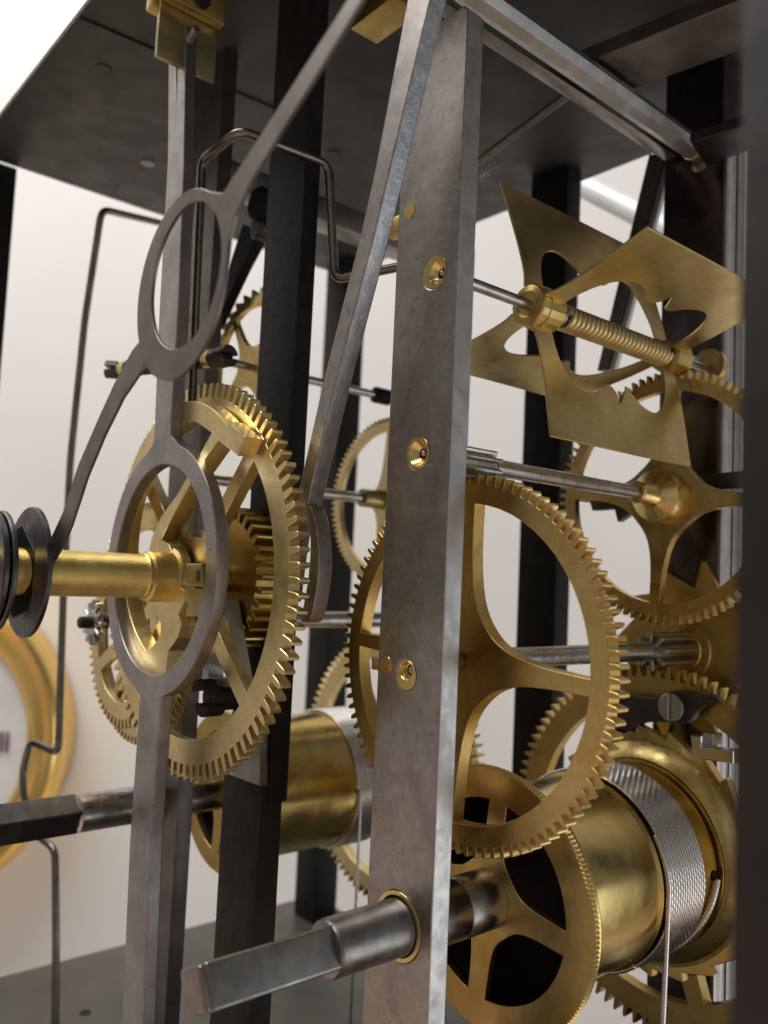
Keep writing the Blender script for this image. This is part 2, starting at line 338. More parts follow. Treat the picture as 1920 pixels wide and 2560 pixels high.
part('numeral', join(nm), 'ink', t)

# ================================================================== iron frame
ZT, ZB = 200.0, -343.0
t = thing('clock_stand', 'black iron clock stand: flat top plate, grey bottom plate and corner posts', 'stand', (-114, 90, ZB))
part('top_plate', box(-393, 168, -64, 244, ZT, ZT + 3.5, .6), 'plate', t)
part('bottom_plate', box(-401, 172, -84, 252, ZB - 14, ZB, 1.0), 'base', t)
part('corner_post', box(-420, -394, -66, -35, ZB, ZT, 1.5), 'iron', t)
part('corner_post', box(-378, -350, 216, 238, ZB, ZT, 1.5), 'iron', t)
part('corner_post', box(141.0, 168, -85.5, -66, ZB, ZT, 2.0), 'post', t, 'brown-grey corner post, blurred in the near right foreground')
part('corner_post', box(110, 140, 216, 238, ZB, ZT, 1.5), 'iron', t)
part('back_upright', box(-155, -125, 218, 232, ZB, ZT, 1.0), 'iron', t)
for (px, py) in ((258, 172), (370, 408), (835, 384), (690, 620)):
    p = atz(px, py, ZT)
    part('rivet', slab([circle(0, 0, 4.5, 24)], (p[0], p[1], ZT + .1), (1, 0, 0), (0, -1, 0), (0, 0, -1), 0.7, 0.2), 'copper' if px == 370 else 'plate', t)
# seam lines of the top plate (two narrow iron strips riveted under it)
for (a, b) in (((200, 42), (400, 128)), ((560, 215), (700, 275))):
    p, q = atz(*a, ZT), atz(*b, ZT)
    part('seam', sweep([p + [0, 0, -.1], q + [0, 0, -.1]], 0.9, 8), 'iron', t)

# ================================================================== centre black upright
for (px, py) in ((213, 2532), (428, 2530)):
    p = atz(px, py, ZB); part('bolt_hole', cyl2(p, 3.4), 'iron', t)
t = thing('centre_upright', 'black iron upright with brown lower half standing behind the brass motion wheels', 'upright', (-111, 4, ZB))
part('upper_bar', box(-125.5, -95.8, 0, 8.5, -160, ZT, 1.3), 'iron', t)
part('lower_bar', box(-129.5, -99.0, -2.5, 8.0, ZB, -152, 0.6), 'iron2', t, 'brown-black lower half of the upright')
part('splice', plate([[xz(*p, -5) for p in ((536, 1925), (646, 1966), (648, 1700), (600, 1700))]], -4.5, -.3, 0.3), 'steel2', t, 'small grey steel splice plate above the joint')

# ================================================================== main steel pillar
t = thing('front_pillar', 'broad grey steel front pillar with brass bushings, down the middle of the picture', 'pillar', (-16, 4, ZB), 'steel movement pillars')
hl = []; bush = []
for dpx, dr, spx, sr, ppx in (((1086, 680), 5.9, (1101, 681), 3.9, (1105, 682)), ((1044.5, 1133.6), 5.7, (1046.5, 1132.5), 4.6, (1055, 1138.5)), ((1014.8, 1688), 5.1, (1012.6, 1664), 4.3, (1027, 1656))):
    bush.append((xz(*dpx, 0), dr, xz(*spx, 0), sr, xz(*ppx, 0)))
bb = xz(994.5, 2315, 0)
outline = [(-32.2, ZB), (0, ZB), (0, 131.5), (-2.2, 134), (-30, 134), (-32.2, 131.5)]
me = plate([outline, circle(*bb, 11.25)] + [circle(*b_[0], b_[1], 40) for b_ in bush[:2]] + [circle((bush[2][0][0]), (bush[2][0][1]), 5.1, 40)], 0, 8.0, 0.45, 2)
pb = part('bar', me, 'steel', t); me.materials.append(M['side'])
for p in me.polygons:
    if p.normal.x > .8: p.material_index = 1
for k, (dxy, dr, sxy, sr, pxy) in enumerate(bush):
    if k == 2:
        sxy = (dxy[0] - .1, dxy[1] + 1.8); sr = 3.2
    sx_, sz_ = sxy
    # keep the sink inside the disc
    dd = math.hypot(sx_ - dxy[0], sz_ - dxy[1]); mx = dr - sr - .25
    if dd > mx: f_ = mx / dd; sx_, sz_ = dxy[0] + (sx_ - dxy[0]) * f_, dxy[1] + (sz_ - dxy[1]) * f_
    bo = part('bushing', plate([circle(*dxy, dr - .03, 48), circle(sx_, sz_, sr, 40)], -.12, 7.5, 0.08), 'brass_br', t)
    part('oil_sink', lathe([(-.1, sr + .01), (.25, sr - .3), (2.0, 2.35), (2.2, 1.9), (6, 1.9), (6, .001)], sx_, sz_, 40), 'brass_br', bo)
    part('pivot', lathe([(1.0, .01), (1.15, .6), (1.6, 1.05), (2.2, 1.2), (6, 1.2)], sx_ + .5, sz_ + .1, 24), 'rod', bo)
part('bushing', plate([circle(*bb, 11.2, 64), circle(*bb, 9.75, 64)], -.35, 7.5, 0.1), 'brass_br', t, 'large brass ring around the winding arbor')
for (px, py, r) in ((1024, 528, 2.95), (965.4, 1661.5, 2.95)):
    c = xz(px, py, 0); part('brass_pin', cyl(c[0], c[1], -.25, 2, r, .15, 20), 'brass', t)
# stud ends left of the pillar
part('brass_stud', box(-46, -33.0, 8.5, 13, *sorted((at(925, 1671, 10)[2], at(925, 1640, 10)[2])), .3), 'brass_br', t)
part('brass_stud', box(-42, -34, 2, 7, *sorted((at(965, 600, 4)[2], at(965, 560, 4)[2])), .4), 'brass', t)

# other pillars
t = thing('left_pillar', 'narrow grey steel pillar half hidden behind the ring bridge', 'pillar', (-191, 4, ZB), 'steel movement pillars')
part('bar', box(-207, -174.8, 0, 8, ZB, ZT, .5), 'hand', t)
t = thing('rear_pillar', 'dark mottled steel pillar with grooved bright edge, behind the fly and rear wheels', 'pillar', (-16, 188, ZB), 'steel movement pillars')
part('bar', box(-32.5, -1.2, 178, 198, ZB, ZT, .5), 'rear', t)
part('edge_strip', box(-1.6, 0.6, 179, 184.5, ZB, 160, .4), 'side', t)
part('edge_strip', box(-1.6, 0.0, 185, 190, ZB, 160, .4), 'side', t)
part('edge_strip', box(-1.6, 0.6, 190.6, 198, ZB, 160, .4), 'side', t)
t = thing('far_pillar', 'dark rear pillar of the left train, blurred between the two front pillars', 'pillar', (-191, 188, ZB), 'steel movement pillars')
part('bar', box(-207, -177, 180, 190, ZB, 150, .5), 'iron', t)

# ================================================================== top bars at the right
t = thing('tie_bar', 'steel tie bar running back from the top of the front pillar', 'bar', (-12, 100, 140), 'tie bars')
part('bar', sweep([(-13, 9, 151.6), (-13, 176, 151.0)], 5.4, 8, angle=10), 'side', t)
part('upper_rail', box(-31, -24, 9, 176, 152, 162, .8), 'steel2', t)
part('end_knob', cyl(-13, 146, 176, 200, 4.8, 2), 'hand', t)
part('end_collar', cyl(-13, 151.2, 171, 172.6, 6.0, .4), 'brass', t)
t = thing('tie_bar', 'dim tie bar of the left train under the top plate', 'bar', (-191, 100, 150), 'tie bars')
part('bar', box(-199, -183, 9, 180, 134, 148, .8), 'steel2', t)
cl = [atz(*p, 158) for p in ((1400, 178), (1900, -24), (1900, 104), (1500, 247))]
solo('cross_lever', slab([[(p[0], p[1]) for p in cl]], (0, 0, 157), (1, 0, 0), (0, 1, 0), (0, 0, 1), 7, .5), 'hand', 'flat grey lever reaching from the tie bar to the right edge', 'lever')
a, b = atz(1190, 408, 160), atz(1450, 214, 160)
solo('thin_rod', sweep([a, b], 2.1, 12), 'hand', 'thin brown rod slanting under the dark top plate', 'rod')
rb = [atz(*p, 140) for p in ((1725, 352), (1900, 296), (1900, 362), (1765, 412))]
solo('rear_cross_bar', slab([[(p[0], p[1]) for p in rb]], (0, 0, 139), (1, 0, 0), (0, 1, 0), (0, 0, 1), 5, .5), 'dark', 'dark bar joining the far end of the tie bar at the right edge', 'bar')
t = thing('rear_lever', 'slanting dark steel lever with bright edge behind the brass fly', 'lever', at(1590, 620, 204))
fl = [at(*p, 204) for p in ((1622, 385), (1662, 385), (1518, 926), (1492, 926))]
part('arm', plate([[(p[0], p[2]) for p in fl]], 204, 214, .4), 'hand', t)
fl = [at(*p, 205) for p in ((1666, 385), (1682, 385), (1534, 926), (1521, 926))]
part('bright_rod', plate([[(p[0], p[2]) for p in fl]], 205, 209, .6), 'side', t)
t = thing('rod_clip', 'chrome clip holding a pale frosted rod, blurred behind the fly', 'clip', at(1450, 430, 300))
p0 = at(1452, 430, 300)
part('ball', sweep([p0 + [0, 0, -16], p0 + [0, 0, -12], p0 + [0, 0, 0], p0 + [0, 0, 10], p0 + [0, 0, 14]], [5, 9, 8, 7, 1], 16), 'chrome', t)
part('rod', sweep([at(1466, 470, 300), at(1700, 590, 300)], 8, 16), 'frost', t)

# ================================================================== fly (air brake)
FX, FZ = -7.7, 40.1
t = thing('fly', 'four-bladed brass fly with coil spring on a steel arbor', 'fly', (FX, 100, FZ))
part('arbor', join([cyl(FX, FZ, 3.5, 9, 1.2, .6, 20), cyl(FX, FZ, 9, 178, 2.15, .4, 24)]), 'rod', t)
part('hub', lathe([(45.5, 2.2), (45.5, 4.2), (45, 5.2), (45.6, 7.6), (46.3, 8.1), (50, 8.1), (50.2, 8.5), (58.5, 8.5), (59.3, 8.0), (59.3, 2.2)], FX, FZ, 20, 15), 'brass_dk', t)
part('hub', lathe([(141, 2.2), (141, 6.2), (141.6, 7.6), (153, 7.6), (153.6, 6.8), (153.6, 2.2)], FX, FZ, 10, 20), 'brass_dk', t)
part('spring_collar', cyl(FX, FZ, 59.5, 66, 3.9, .5, 24), 'rod', t)
N_ = 25; sp = [(FX + 4.1 * math.cos(a), 66 + (140 - 66) * a / (2 * math.pi * N_), FZ + 4.1 * math.sin(a)) for a in np.linspace(0, 2 * math.pi * N_, N_ * 22)]
part('coil_spring', sweep(sp, 1.22, 10), 'brass_y', t)
prof = smooth([(45.6, 8.2), (47.2, 15), (47.0, 26.3), (45.4, 40), (43.4, 54.2)]) + [(139.8, 54.2)] + smooth([(139.8, 53.9), (143.2, 35), (145.2, 20), (145.5, 7.2)], 4) \
    + smooth([(135.8, 7.4), (135.0, 13.5), (131.7, 21.8), (126.2, 28.9), (120.5, 31.8), (115.2, 31.6), (109.2, 29.4), (104.6, 25.6), (101.0, 25.0), (98.2, 28.0), (95.6, 31.2), (93.6, 32.4)]) \
    + smooth([(94.1, 31.2), (93.4, 28.0), (90.6, 25.4), (87.0, 25.4), (83.2, 27.6), (77.1, 30.4), (71.5, 31.4), (66.1, 29.8), (61.6, 26.2), (58.8, 20.6), (57.5, 14.5), (57.3, 8.2)])
for k, an in enumerate((105.5, 15.5, -74.5, -164.5)):
    d_ = np.array([math.cos(R(an)), 0, math.sin(R(an))]); n_ = np.array([-math.sin(R(an)), 0, math.cos(R(an))])
    pts = []
    for j in range(len(prof)):
        pts.append(prof[j])
    part('blade', slab([pts], np.array([FX, 0, FZ]) - n_ * .5, (0, 1, 0), d_, n_, 0.9, .12), 'brass_f', t)
part('pinion', plate([gear(FX, FZ, 8, 2.3, 4.6, .2)], 154, 172, .25), 'rod', t)
part('cock', plate([circle(FX + 2.5, FZ + 1.5, 8.5, 40)], 174.5, 178, .3), 'brass', t)

# ================================================================== second arbor
X2, Z2 = -13.8, -22.9
t = thing('fly_wheel_arbor', 'steel arbor carrying the brass toothed wheel under the fly', 'wheel', (X2, 100, Z2))
part('arbor', join([cyl(X2, Z2, 3.0, 9, 1.3, .7, 20), lathe([(9, 2), (9, 2.9), (36, 2.9), (36, 3.3), (128, 2.9), (134, 2.9)], X2, Z2, 32), cyl(X2, Z2, 134, 178, 2.6, .3, 20)]), 'rod', t)
part('pinion', plate([gear(X2, Z2, 8, 3.0, 6.2, .35)], 10.5, 35.5, .3), 'rod', t)
part('collet', lathe([(130, 2.5), (130, 4.2), (131, 5.0), (141, 6.3), (142.5, 8.2), (145.5, 11.8), (149.5, 12.8), (152.5, 13)], X2, Z2, 48, 20), 'brass_br', t)
part('wheel', plate([gear(X2, Z2, 88, 54.9, 58.9, .02, 'slim')] + flared(X2, Z2, 49.3, 2.6, 17.5, R(-4)), 152, 156, .15), 'brass', t)

# ================================================================== great wheel arbor
X3, Z3 = -15.0, -93.8
t = thing('great_wheel', 'large four-armed brass wheel with long teeth directly behind the front pillar', 'wheel', (X3, 90, Z3))
part('wheel', plate([gear(X3, Z3, 98, 63.3, 66.9, .01, 'round')] + flared(X3, Z3, 56.3, 2.7, 17.5, R(-2.5)), 23.0, 28.6, .16), 'brass_o', t)
part('hub_rivet', plate([circle(X3, Z3, 4.0, 6)], 17.5, 22.8, .6), 'rod', t)
part('collet', lathe([(30, 9), (34, 8.5), (38, 5), (40, 4.2), (40, 2.5)], X3, Z3, 32), 'brass', t)
part('arbor', join([cyl(X3, Z3, 2.8, 9, 1.25, .7, 20), cyl(X3, Z3, 9, 17.6, 2.8, .3, 24), lathe([(38, 4.0), (80, 3.9), (140, 4.2), (178, 4.2)], X3, Z3, 32)]), 'rod', t)
part('pinion', plate([gear(X3, Z3, 8, 4.3, 8.8, .1)], 146.5, 172.5, .4), 'pol', t)
t2 = thing('locking_wheel', 'brass saw-toothed locking wheel behind the steel pinion', 'wheel', (X3, 178, Z3))
part('disc', plate([gear(X3, Z3, 10, 29.8, 43.5, R(98), 'saw')], 175, 177.6, .25), 'brass_dk', t2)
part('collar', lathe([(172.6, 4), (172.6, 9.5), (173.2, 10), (173.2, 14), (173.9, 14.4), (175, 14.5)], X3, Z3, 48, 20), 'brass', t2)

# ================================================================== winding barrel, right train
XB, ZBR = -15.9, -181.0
t = thing('winding_barrel', 'brass winding barrel with four-armed front flange, toothed rear wheel and square-ended arbor', 'barrel', (XB, 90, ZBR))
ab_ = part('arbor', lathe([(-30.2, .01), (-30.4, 7.4), (-30.0, 8.3), (-29.2, 8.7), (-28.5, 8.8), (8, 9.1), (8.6, 9.4)], XB, ZBR, 48), 'worn', t)
part('sleeve', join([lathe([(8.6, 9.2), (9, 10.4), (25.6, 10.4), (26, 10.15), (26.4, 10.4), (43.5, 10.4), (43.8, 9)], XB, ZBR, 64, 25)]), 'pol', t)
sq = part('winding_square', spin(box(-6.3, 6.3, -73.5, -28.6, -6.3, 6.3, 1.1, 3), 27, XB, ZBR), 'worn', t)
part('square_tip', spin(box(-6.0, 6.0, -75.4, -73.0, -6.0, 6.0, 1.1, 3), 27, XB, ZBR), 'copper', sq)
part('front_flange', plate([gear(XB, ZBR, 190, 46.6, 47.3, 0, 'tri')] + flared(XB, ZBR, 35.5, 4.2, 14.5, R(-6)), 43.6, 46.6, .2), 'brass_o', t)
part('inner_ring', lathe([(46.6, 35.6), (46.8, 46.3), (48, 46.5), (49, 46.0), (49, 37)], XB, ZBR, 96), 'brass', t)
part('drum', lathe([(49, 37.2), (98, 37.2), (99.5, 38.2), (101, 37.6), (139.4, 37.8), (139.5, 35.5), (141.0, 35.5), (141.1, 39.6), (148, 40.6), (150, 42.5)], XB, ZBR, 128, 30), 'drum', t)
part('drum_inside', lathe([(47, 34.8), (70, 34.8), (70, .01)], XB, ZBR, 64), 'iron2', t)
part('ratchet_wheel', plate([gear(XB, ZBR, 22, 50.3, 53.6, .1, 'saw')], 147, 151.5, .3), 'brass', t)
part('ratchet_dish', lathe([(142, 40), (143.5, 43), (146.8, 46.5), (147.2, 49.5)], XB, ZBR, 96), 'brass', t)
part('main_wheel', plate([gear(XB, ZBR, 97, 75.3, 80.8, .012, 'slim')] + flared(XB, ZBR, 64.5, 4, 30, R(20)), 154, 160, .16), 'brass_dk', t)
part('cable_hole', slab([circle(0, 0, 2.1, 20)], (XB + 37.86 * math.cos(R(2)), 137.2, ZBR + 37.86 * math.sin(R(2))), (0, 1, 0), (0, 0, 1), (1, 0, 0), .25, .05), 'iron', t)
# wire rope
t = thing('winding_cable', 'twisted steel cable wound on the right barrel and hanging down', 'cable', (XB, 114, ZBR), 'steel winding cables')
cr_ = 0.86; NT = 15; RC = 37.9 + cr_
pts = [(XB + RC * math.cos(a), 127 - 1.68 * a / (2 * math.pi), ZBR + RC * math.sin(a)) for a in np.linspace(R(-50), R(-50) + 2 * math.pi * NT, NT * 460)]
part('coil', sweep(pts, cr_, 12, 5, .17, 12.5, angle=180), 'cable', t)
ye = 127 - 1.68 * NT - .6
tail = [(XB + RC, ye + .5, ZBR + 22)] + [(XB + RC + .15, ye, ZBR + z) for z in np.arange(8, -170, -.45)]
tail = [(XB + RC * math.cos(R(a)), ye + .8, ZBR + RC * math.sin(R(a))) for a in np.arange(34, 2, -1.0)] + [(XB + RC, ye + .6 - 3.0 * min(1, (-z) / 60) , ZBR + z) for z in np.arange(0, -165, -.45)]
part('hanging_end', sweep(tail, 1.0, 10, 5, .12, 6.0, angle=180), 'cable', t)
endp = [(XB + (RC + .5) * math.cos(R(a)), 129.6 + 7.6 * ((a + 62) / 62) ** 1.6 if a > -62 else 129.6, ZBR + (RC + .5) * math.sin(R(a))) for a in np.arange(-120, 1, .6)]
part('anchored_end', sweep(endp, 1.25, 12, 5, .16, 9.0, angle=180), 'cable', t)

# clickwork in front of the main wheel
t = thing('click', 'dark steel click with a large slotted screw beside the great wheel', 'click', at(1676, 1768, 150))
K = lambda x, y: (1460 + x / 4.0975, 1560 + y / 4.0975)
po = [K(*p) for p in ((250, 735), (380, 720), (560, 735), (720, 760), (790, 715), (880, 690), (1000, 692), (1100, 722), (1200, 730), (1325, 722), (1342, 765), (1300, 800), (1220, 850), (1150, 905), (1100, 975), (1050, 1012), (960, 1032), (820, 1010), (700, 1005), (600, 1015), (520, 1060), (430, 1130), (330, 1110), (250, 1000))]
part('lever', plate([[xz(*p, 147) for p in po]], 147, 152, .5, 2), 'dark', t)
sc_ = xz(*K(880, 855), 144)
part('screw', join([plate([[(sc_[0] + 6.1 * math.cos(a), sc_[1] + 6.1 * math.sin(a)) for a in np.linspace(R(-90) + .12, R(90) - .12, 24)]], 144, 147, .35), plate([[(sc_[0] + 6.1 * math.cos(a), sc_[1] + 6.1 * math.sin(a)) for a in np.linspace(R(90) + .12, R(270) - .12, 24)]], 144, 147, .35), cyl(sc_[0], sc_[1], 145.6, 147, 5.9, .1, 32)]), 'pol', t)
t = thing('click_spring', 'bright bent steel bracket at the right above the barrel', 'bracket', at(1780, 1880, 146))
po = [K(*p) for p in ((1085, 1140), (1200, 1150), (1205, 1262), (1530, 1300), (1530, 1435), (1180, 1385), (1110, 1330))]
part('bracket', plate([[xz(*p, 138) for p in po]], 138, 146, .6, 2), 'chrome', t)
po = [K(*p) for p in ((1215, 1120), (1320, 1130), (1320, 1250), (1215, 1240))]
part('block', plate([[xz(*p, 142) for p in po]], 142, 150, .4), 'side', t)
G = lambda x, y: (1460 + x / 4.0975, 1060 + y / 4.0975)
t = thing('rack_lever', 'dark steel lever with hooked teeth behind the small brass wheel', 'lever', at(1650, 1230, 166))
po = [G(*p) for p in ((380, 612), (640, 560), (1000, 520), (1250, 515), (1700, 470), (1700, 650), (1400, 668), (1200, 700), (900, 720), (700, 800), (545, 870), (340, 1000), (308, 870), (80, 885), (55, 800), (-60, 790), (-60, 640))]
part('arm', plate([[xz(*p, 166) for p in po]], 166, 171, .4), 'dark', t)

# ================================================================== left train
XL = -193.0
t = thing('left_barrel', 'brass barrel of the left train behind the black upright, with its own winding square', 'barrel', (XL, 80, ZBR))
part('arbor', lathe([(-42.5, .01), (-42.5, 7.4), (-41.5, 8.6), (-10, 8.6), (8, 8.6), (36, 8.6), (37, 8)], XL, ZBR, 48), 'rod', t)
part('winding_square', spin(box(-6.4, 6.4, -112, -41.8, -6.4, 6.4, .8, 3), -28, XL, ZBR), 'dark', t)
part('front_flange', plate([circle(XL, ZBR, 41.0, 96)] + flared(XL, ZBR, 31, 4, 13, R(-6)), 34, 37.5, .3), 'brass_dk', t)
part('drum', lathe([(37.5, 36.2), (93, 36.2), (96, 36.4), (118, 36.4), (130, 36.4)], XL, ZBR, 96), 'drum', t)
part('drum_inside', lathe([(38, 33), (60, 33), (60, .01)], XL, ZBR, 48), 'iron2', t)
part('main_wheel', plate([gear(XL, ZBR, 97, 75, 80.2, .02, 'slim')] + flared(XL, ZBR, 66, 4, 22, R(30)), 144, 150, .16), 'brass_y', t)
t = thing('winding_cable', 'grey cable wound on the left barrel, hanging behind the front pillar', 'cable', (XL, 108, ZBR), 'steel winding cables')
NL = 14; pts = [(XL + 37.3 * math.cos(a), 95 + 1.7 * a / (2 * math.pi), ZBR + 37.3 * math.sin(a)) for a in np.linspace(0, 2 * math.pi * NL, NL * 64)]
part('coil', sweep(pts, .88, 7, angle=180), 'cable', t)
part('hanging_end', sweep([(XL + 37.6, 97, ZBR + z) for z in np.arange(2, -165, -1.0)], .8, 8, 4, .1, 5, angle=180), 'cable', t)
t = thing('left_third_wheel', 'pale brass wheel seen in the gap left of the front pillar', 'wheel', (XL, 135, -19.5))
part('arbor', cyl(XL, -19.5, 6, 180, 2.9, .3, 24), 'rod', t)
part('collet', lathe([(118, 2.9), (118, 5.4), (134, 6)], XL, -19.5, 32), 'tarnish', t)
part('wheel', plate([gear(XL, -19.5, 84, 48, 51.2, 0, 'slim')] + flared(XL, -19.5, 42.5, 1.8, 10, R(-4)), 134, 137.5, .3), 'brass_y', t)
t = thing('left_second_arbor', 'grey steel arbor crossing behind the black upright', 'arbor', (XL, 90, -92))
part('arbor', cyl(XL, -92, 8, 180, 4.6, .3, 24), 'rod', t)
t = thing('escape_wheel', 'brass wheel with hooked teeth half hidden by the black upright', 'wheel', (XL, 40, 36))
ec = (-198.0, 45.5)
part('wheel', plate([gear(*ec, 30, 38.6, 43.0, .03, 'saw')] + flared(*ec, 33, 2.0, 11, R(33), 4), 38, 41, .25), 'brass', t)
part('arbor', cyl(*ec, 9, 180, 2.4, .3, 20), 'rod', t)
part('collar', cyl(*ec, 128, 140, 5, .5, 20), 'iron', t)
# lower left pair of wheels with the star pinion
t = thing('hour_rack_wheel', 'fine-toothed brass wheel low at left, outermost behind the ring bridge', 'wheel', (XL, -18, -93))
part('wheel', plate([gear(XL, -93, 92, 54.8, 58.4, 0, 'slim')] + straight(XL, -93, 45, 2.6, 10, [R(a) for a in (-30, 60, 150, 240)]), -18, -14, .25), 'brass_y', t)
part('arbor', cyl(XL, -93, -14, 2, 4, .3, 20), 'rod', t)
p = xz(236, 1556, -30)
t = thing('star_wheel', 'small bright steel star wheel on a dark stud beside the ring bridge', 'wheel', (p[0], -30, p[1]))
part('star', plate([gear(p[0], p[1], 12, 6.5, 11.5, 0, 'round')], -32, -28, .6), 'pol', t)
part('stud', cyl(p[0], p[1], -38, -22, 3.0, .8, 24), 'iron2', t)
t = thing('minute_wheel', 'smaller brass wheel in front of the fine-toothed one, low behind the ring bridge', 'wheel', (XL + 1, -22, -104))
part('wheel', plate([gear(XL + 2, -101, 60, 37.5, 42, 0, 'slim')] + straight(XL + 2, -101, 30, 3.2, 9, [R(a) for a in (-60, 30, 120, 210)]), -26, -22.5, .25), 'brass_y', t)
part('arbor', cyl(XL + 2, -101, -22.5, -15, 4, .3, 20), 'rod', t)

# ================================================================== cannon and motion wheels
XC, ZC = -122.0, -69.5
t = thing('cannon', 'brass cannon tube with eccentric ring, big front wheel and thick toothed pinion', 'wheel', (XC, -30, ZC))
part('tube', lathe([(-112, 5.8), (-112, 8.2), (-111.5, 8.7), (-51, 8.7), (-49.8, 9.4), (-48.6, 9.2), (-47.8, 10.2), (-38.5, 10.4), (-37.5, 11.8), (-36, 12)], XC, ZC, 64, 35), 'cannon', t)
part('front_wheel', plate([gear(XC, ZC, 93, 75.3, 81.6, .02, 'round')] + straight(XC, ZC, 65.6, 3.6, 17, [R(a) for a in (47, -41, 137, 227)]), -30, -25.2, .16), 'brass_y', t)
part('pinion_wheel', plate([gear(XC, ZC, 32, 26, 31.2, .06, 'round'), circle(XC, ZC, 6, 24)], -12.6, -.8, .16), 'brass_dk', t)
part('sleeve', cyl(XC, ZC, -24.5, -12.6, 6, .3, 32), 'brass_dk', t)
EX, EZ = -117.5, -55.5
def ecc(a, r): return (EX + r * math.cos(R(a)), EZ + r * math.sin(R(a)))
arcO = [ecc(a, 57.8) for a in np.arange(46, 268, 5)]; arcI = [ecc(a, 49.6) for a in np.arange(262, 52, -5)]
ring = [(-66, -17), (-71.5, -23.5), (-86, -16.6)] + [(-103, -28.5), (-112, -37), (-126.5, -50.5), (-129.5, -54.5), (-122.5, -56.2), (-116.5, -62), (-115, -65.6), (-111, -65), (-110.4, -73.2), (-106, -74.5), (-106, -79), (-110.5, -84), (-107.5, -88), (-110, -93.5), (-117, -99), (-117.5, -113.3)] + [(-125, -112.8), (-135, -110)] + [ecc(a, 57.8) for a in np.arange(250, 46, -4)] + [(-80, -9.5)]
hole = [(-92, -13), (-106, -26), (-117.5, -35.8), (-131, -44.5), (-139, -54), (-141.8, -63), (-141.6, -71), (-139, -79), (-131, -84.5), (-124.8, -88.5), (-124.6, -93.5), (-131, -98.5), (-138, -101.0)] + [ecc(a, 49.6) for a in np.arange(244, 70, -5)] + [(-103, -8.2)]
part('eccentric_ring', plate([ring, hole], -39, -31.5, .4, 2), 'brass_y', t)
nb = [xz(*(200 + x / 5.184, 1080 + y / 5.184), -43) for x, y in ((1385, 1705), (1590, 1705), (1610, 2010), (1390, 1980), (1378, 1850))]
nut = part('clamp_nut', plate([nb], -43.5, -37, .5, 2), 'tarnish', t)
cx_, cz_ = xz(200 + 1525 / 5.184, 1080 + 1860 / 5.184, -43.7)
eight = [(cx_ + 1.1 * math.sin(2 * a) * (1.1), -43.62, cz_ + 2.0 * math.cos(a)) for a in np.linspace(0, 2 * math.pi, 40)]
part('engraved_mark', sweep(eight, .16, 6), 'iron', nut)
part('bracket_step', plate([[xz(*(180 + x / 4.0975, 1440 + y / 4.0975), -41) for x, y in ((1235, 120), (1380, 125), (1330, 415), (1170, 415))]], -41.5, -38.5, .3), 'tarnish', t)
# washers and nut on the front of the cannon
t = thing('hub_washer', 'dark oval washer disc behind the hands hub, nearer the ring bridge', 'washer', (XC, -94, ZC), 'dark washers on the cannon')
part('disc', lathe([(-95, 9), (-95, 23.4), (-94.6, 23.9), (-93.2, 23.9), (-93, 23.5), (-93, 9)], XC, ZC, 96), 'dark', t)
part('spring_washer', slab([[(-12, 12), (0, 17), (11, 6), (13, -3), (8, -14), (-2, -17), (-11, -8)]], (XC, -97.2, ZC), (.97, 0.22, 0), (0, 0, 1), (-.22, .97, 0), 1.2, .2), 'dark', t)
t = thing('hub_washer', 'front stack of two dark washer discs cut by the left picture edge', 'washer', (XC, -106, ZC), 'dark washers on the cannon')
part('disc', lathe([(-108, 2), (-108.4, 20.5), (-107.8, 21.2), (-106.6, 21.2), (-106.4, 20.5), (-106.4, 9)], XC, ZC, 96), 'dark', t)
part('disc', lathe([(-105.6, 9), (-105.6, 21.2), (-105, 21.7), (-104, 21.7), (-103.7, 21.2), (-103.7, 9)], XC, ZC, 96), 'dark', t)

# ================================================================== hand
t = thing('clock_hand', 'blurred grey steel clock hand with crescent ring crossing the upper left', 'hand', (XC, -91, ZC))
hc = (-21.2, 15.0)
arm_l = [(-118, -60), (-112.5, -58.5), (-105, -52), (-98.8, -46.3), (-93.5, -38), (-88.5, -31.5), (-75, -18.5), (-62.2, -7.0), (-50, 1.5)]
arm_r = [(-42, -6.0), (-55.5, -13.2), (-68, -23.5), (-80.5, -36.5), (-86.5, -45.2), (-92, -53), (-100, -60.5), (-108, -66.5), (-116, -70)]
def ringpt(a): return (hc[0] + 27.3 * math.cos(R(a)), hc[1] + 27.3 * math.sin(R(a)))
out = arm_l + [ringpt(a) for a in range(206, 50, -6)] + [xz(*p, -90) for p in ((560, 484), (657, 336), (765, 168), (874, 0), (1010, -210), (1030, -198), (910, 0), (808, 168), (703, 336), (632, 450), (592, 540), (576, 600))] + [ringpt(a) for a in range(-4, -140, -6)] + arm_r
part('blade', plate([out, circle(-18.0, 17.0, 20.8, 72)], -90.5, -89.4, .2), 'hand', t)

# ================================================================== ring bridge
t = thing('ring_bridge', 'grey steel bar widening into a large ring around the brass cannon', 'bridge', (XC, -44, ZB))
RX, RZ, ro, ri = -122.0, -66.3, 50.2, 40.9
def rg(r, a, sx=1.0, sz=1.0): return (RX + r * sx * math.cos(R(a)), RZ + r * sz * math.sin(R(a)))
up_l, up_r = 130.0, 0
a_u1, a_u2 = 103, 80          # where the upper bar meets the ring
def bx_(l): return [xz(*p, -44) for p in l]
outl = bx_([(423, -40), (421, 162), (419, 400), (399, 752), (387, 1034), (385, 1090)]) + [rg(ro, a, .985, 1.02) for a in range(104, 259, 4)] + bx_([(349, 1742), (324, 2105), (304, 2560), (290, 2900)]) + bx_([(342, 2900), (356, 2560), (376, 2105), (403, 1742)]) + [rg(ro, a, .985, 1.02) for a in range(-74, 78, 4)] + bx_([(427, 1090), (428, 1034), (446, 752), (459, 405), (463, 162), (465, 62)])
